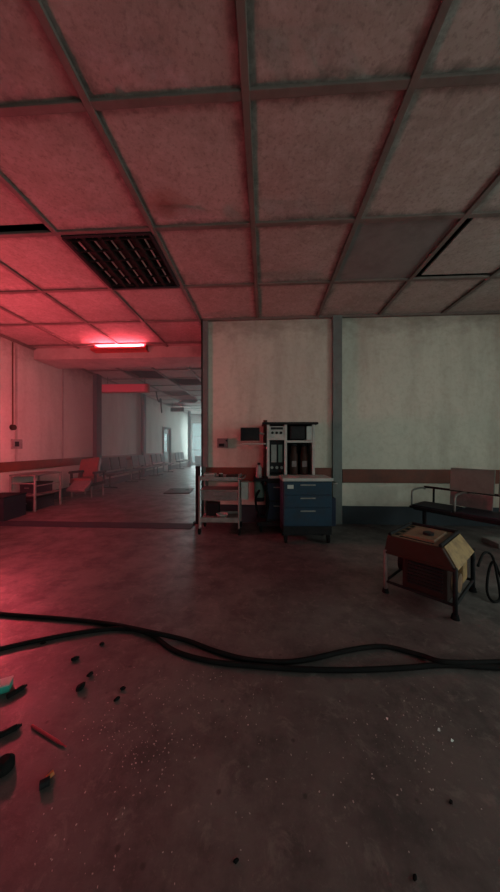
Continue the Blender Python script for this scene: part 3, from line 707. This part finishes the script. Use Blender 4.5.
# red reclining chair
t = thing('reclining_chair', 'red vinyl reclining treatment chair by the left wall', 'chair', (-4.62, 6.9, 0), 0.0)
MB().box((0.05, -0.05, 0.43), (0.52, 0.56, 0.12), bev=0.03).build('seat', M['redvinyl'], t)
MB().box((-0.17, 0.40, 0.70), (0.52, 0.12, 0.56), RX(-0.5) @ RY(-0.15), bev=0.03).build('backrest', M['redvinyl'], t)
MB().box((0.14, -0.46, 0.33), (0.46, 0.36, 0.07), RX(0.55), bev=0.02).build('leg_rest', M['pinkish'], t)
for s in (-1, 1):
    MB().span(0.05+s*0.31-0.04, 0.05+s*0.31+0.04, -0.26, 0.24, 0.60, 0.66, bev=0.015).span(0.05+s*0.31-0.02, 0.05+s*0.31+0.02, -0.22, -0.17, 0.38, 0.60).span(0.05+s*0.31-0.02, 0.05+s*0.31+0.02, 0.16, 0.21, 0.38, 0.60).build('armrest', M['darkvinyl'], t)
MB().span(-0.24, 0.34, -0.30, 0.28, 0.30, 0.37).build('frame', M['dark'], t)
for sx in (-0.2, 0.3):
    for sy in (-0.26, 0.24): MB().rod((sx, sy, 0), (sx, sy, 0.31), 0.02).build('leg', M['metal'], t)
# rows of waiting chairs deeper in the corridor
def chair_row(loc, label):
    t = thing('chair_row', label, 'chairs', loc, 0, 'waiting chair rows along the corridor')
    n = 3
    for i in range(n):
        y = -0.55 + 0.55*i
        MB().box((0.0, y, 0.44), (0.46, 0.48, 0.05), bev=0.02).build('seat', M['darkvinyl'], t)
        MB().box((-0.24, y, 0.72), (0.04, 0.48, 0.42), RY(-0.15), bev=0.015).build('backrest', M['baseboard'], t)
    MB().span(-0.02, 0.03, -0.85, 0.85, 0.37, 0.415).build('beam', M['dark'], t)
    for y in (-0.7, 0.7):
        MB().rod((0.0, y, 0.37), (0.0, y, 0.03), 0.025).rod((-0.24, y, 0.02), (0.24, y, 0.02), 0.02).rod((-0.2, y, 0.40), (-0.24, y, 0.60), 0.016).rod((-0.2, y, 0.40), (0.0, y, 0.40), 0.016).build('leg', M['dark'], t)
    return t
c1 = chair_row((-4.78, 8.95, 0), 'dark waiting chair row nearest the viewer along the corridor wall')
copy_thing(c1, (-4.78, 10.95, 0), 0, 'second dark waiting chair row along the corridor wall')
copy_thing(c1, (-4.78, 12.75, 0), 0, 'dark waiting chair row just before the corridor door')
copy_thing(c1, (-4.78, 16.0, 0), 0, 'farthest dark waiting chair row, beyond the corridor door')
t = thing('low_cabinet', 'dark low cabinet in front of the bright corridor window', 'cabinet', (-4.1, 18.1, 0), 0)
MB().span(-0.5, 0.5, -0.22, 0.22, 0.05, 0.66, bev=0.01).build('body', M['baseboard'], t)
for s in (-1, 1): MB().span(s*0.245-0.225, s*0.245+0.225, -0.24, -0.22, 0.09, 0.62, bev=0.004).build('door', M['guard'], t)
MB().span(-0.48, 0.48, -0.18, 0.20, 0, 0.05).build('plinth', M['dark'], t)

# haze hanging in the corridor
hm = bpy.data.materials.new('thin haze'); hm.use_nodes = True; hn = hm.node_tree; hn.nodes.clear()
ho = hn.nodes.new('ShaderNodeOutputMaterial'); hv = hn.nodes.new('ShaderNodeVolumeScatter')
hv.inputs['Density'].default_value = 0.042; hv.inputs['Color'].default_value = (0.95, 0.97, 1, 1); hv.inputs['Anisotropy'].default_value = 0.2
hn.links.new(hv.outputs[0], ho.inputs['Volume'])
HAZE = True
if HAZE:
    tag(MB().span(XL+0.01, XC-0.04, 5.0, YE-0.02, 0.01, CEIL-0.06).build('haze', hm), 'thin grey haze filling the corridor', 'haze', kind='stuff')

# ---------------------------------------------------------------- light
def area(name, loc, rot, sx, sy, col, power):
    l = bpy.data.lights.new(name, 'AREA'); l.shape = 'RECTANGLE'; l.size = sx; l.size_y = sy
    l.color = col; l.energy = power
    o = bpy.data.objects.new(name, l); COL.objects.link(o); o.location = loc; o.rotation_euler = rot; return o
DAY = (0.86, 0.96, 1.0)
area('daylight_corridor', (-3.7, YE+0.5, 1.6), (-PI/2, 0, 0), 2.6, 2.8, (0.90, 0.99, 1.0), 560)
area('added_daylight_right_far', (XR+0.5, 1.3, 1.9), (0, PI/2, 0), 2.0, 2.4, (1.0, 0.99, 0.88), 165)  # fill lamp outside the far added right window
area('added_daylight_right_near', (XR+0.5, -1.7, 1.9), (0, PI/2, 0), 2.0, 2.4, (1.0, 0.99, 0.88), 115)  # fill lamp outside the near added right window
area('added_daylight_behind', (2.0, YF-0.5, 1.8), (PI/2, 0, 0), 2.8, 2.2, (1.0, 0.93, 0.86), 150)  # fill lamp outside the added window behind the camera
w = bpy.data.worlds.new('overcast sky'); SC.world = w; w.use_nodes = True
bg = w.node_tree.nodes['Background']; bg.inputs[0].default_value = (0.68, 0.82, 0.84, 1); bg.inputs[1].default_value = 0.5

# ---------------------------------------------------------------- camera
cam = bpy.data.cameras.new('camera'); co = bpy.data.objects.new('camera', cam); COL.objects.link(co)
cam.sensor_fit = 'HORIZONTAL'; cam.sensor_width = 36; cam.lens = F_PX/500*36; cam.clip_start = 0.02
co.location = (0, 0, CAM_Z); co.rotation_euler = (PI/2, 0, YAW); SC.camera = co
SC.view_settings.view_transform = 'Standard'; SC.view_settings.look = 'None'
SC.view_settings.gamma = 1; SC.view_settings.use_curve_mapping = False
SC.view_settings.exposure = 0.0
SC.cycles.max_bounces = 8; SC.cycles.diffuse_bounces = 5; SC.cycles.volume_bounces = 1
SC.cycles.sample_clamp_indirect = 4.0
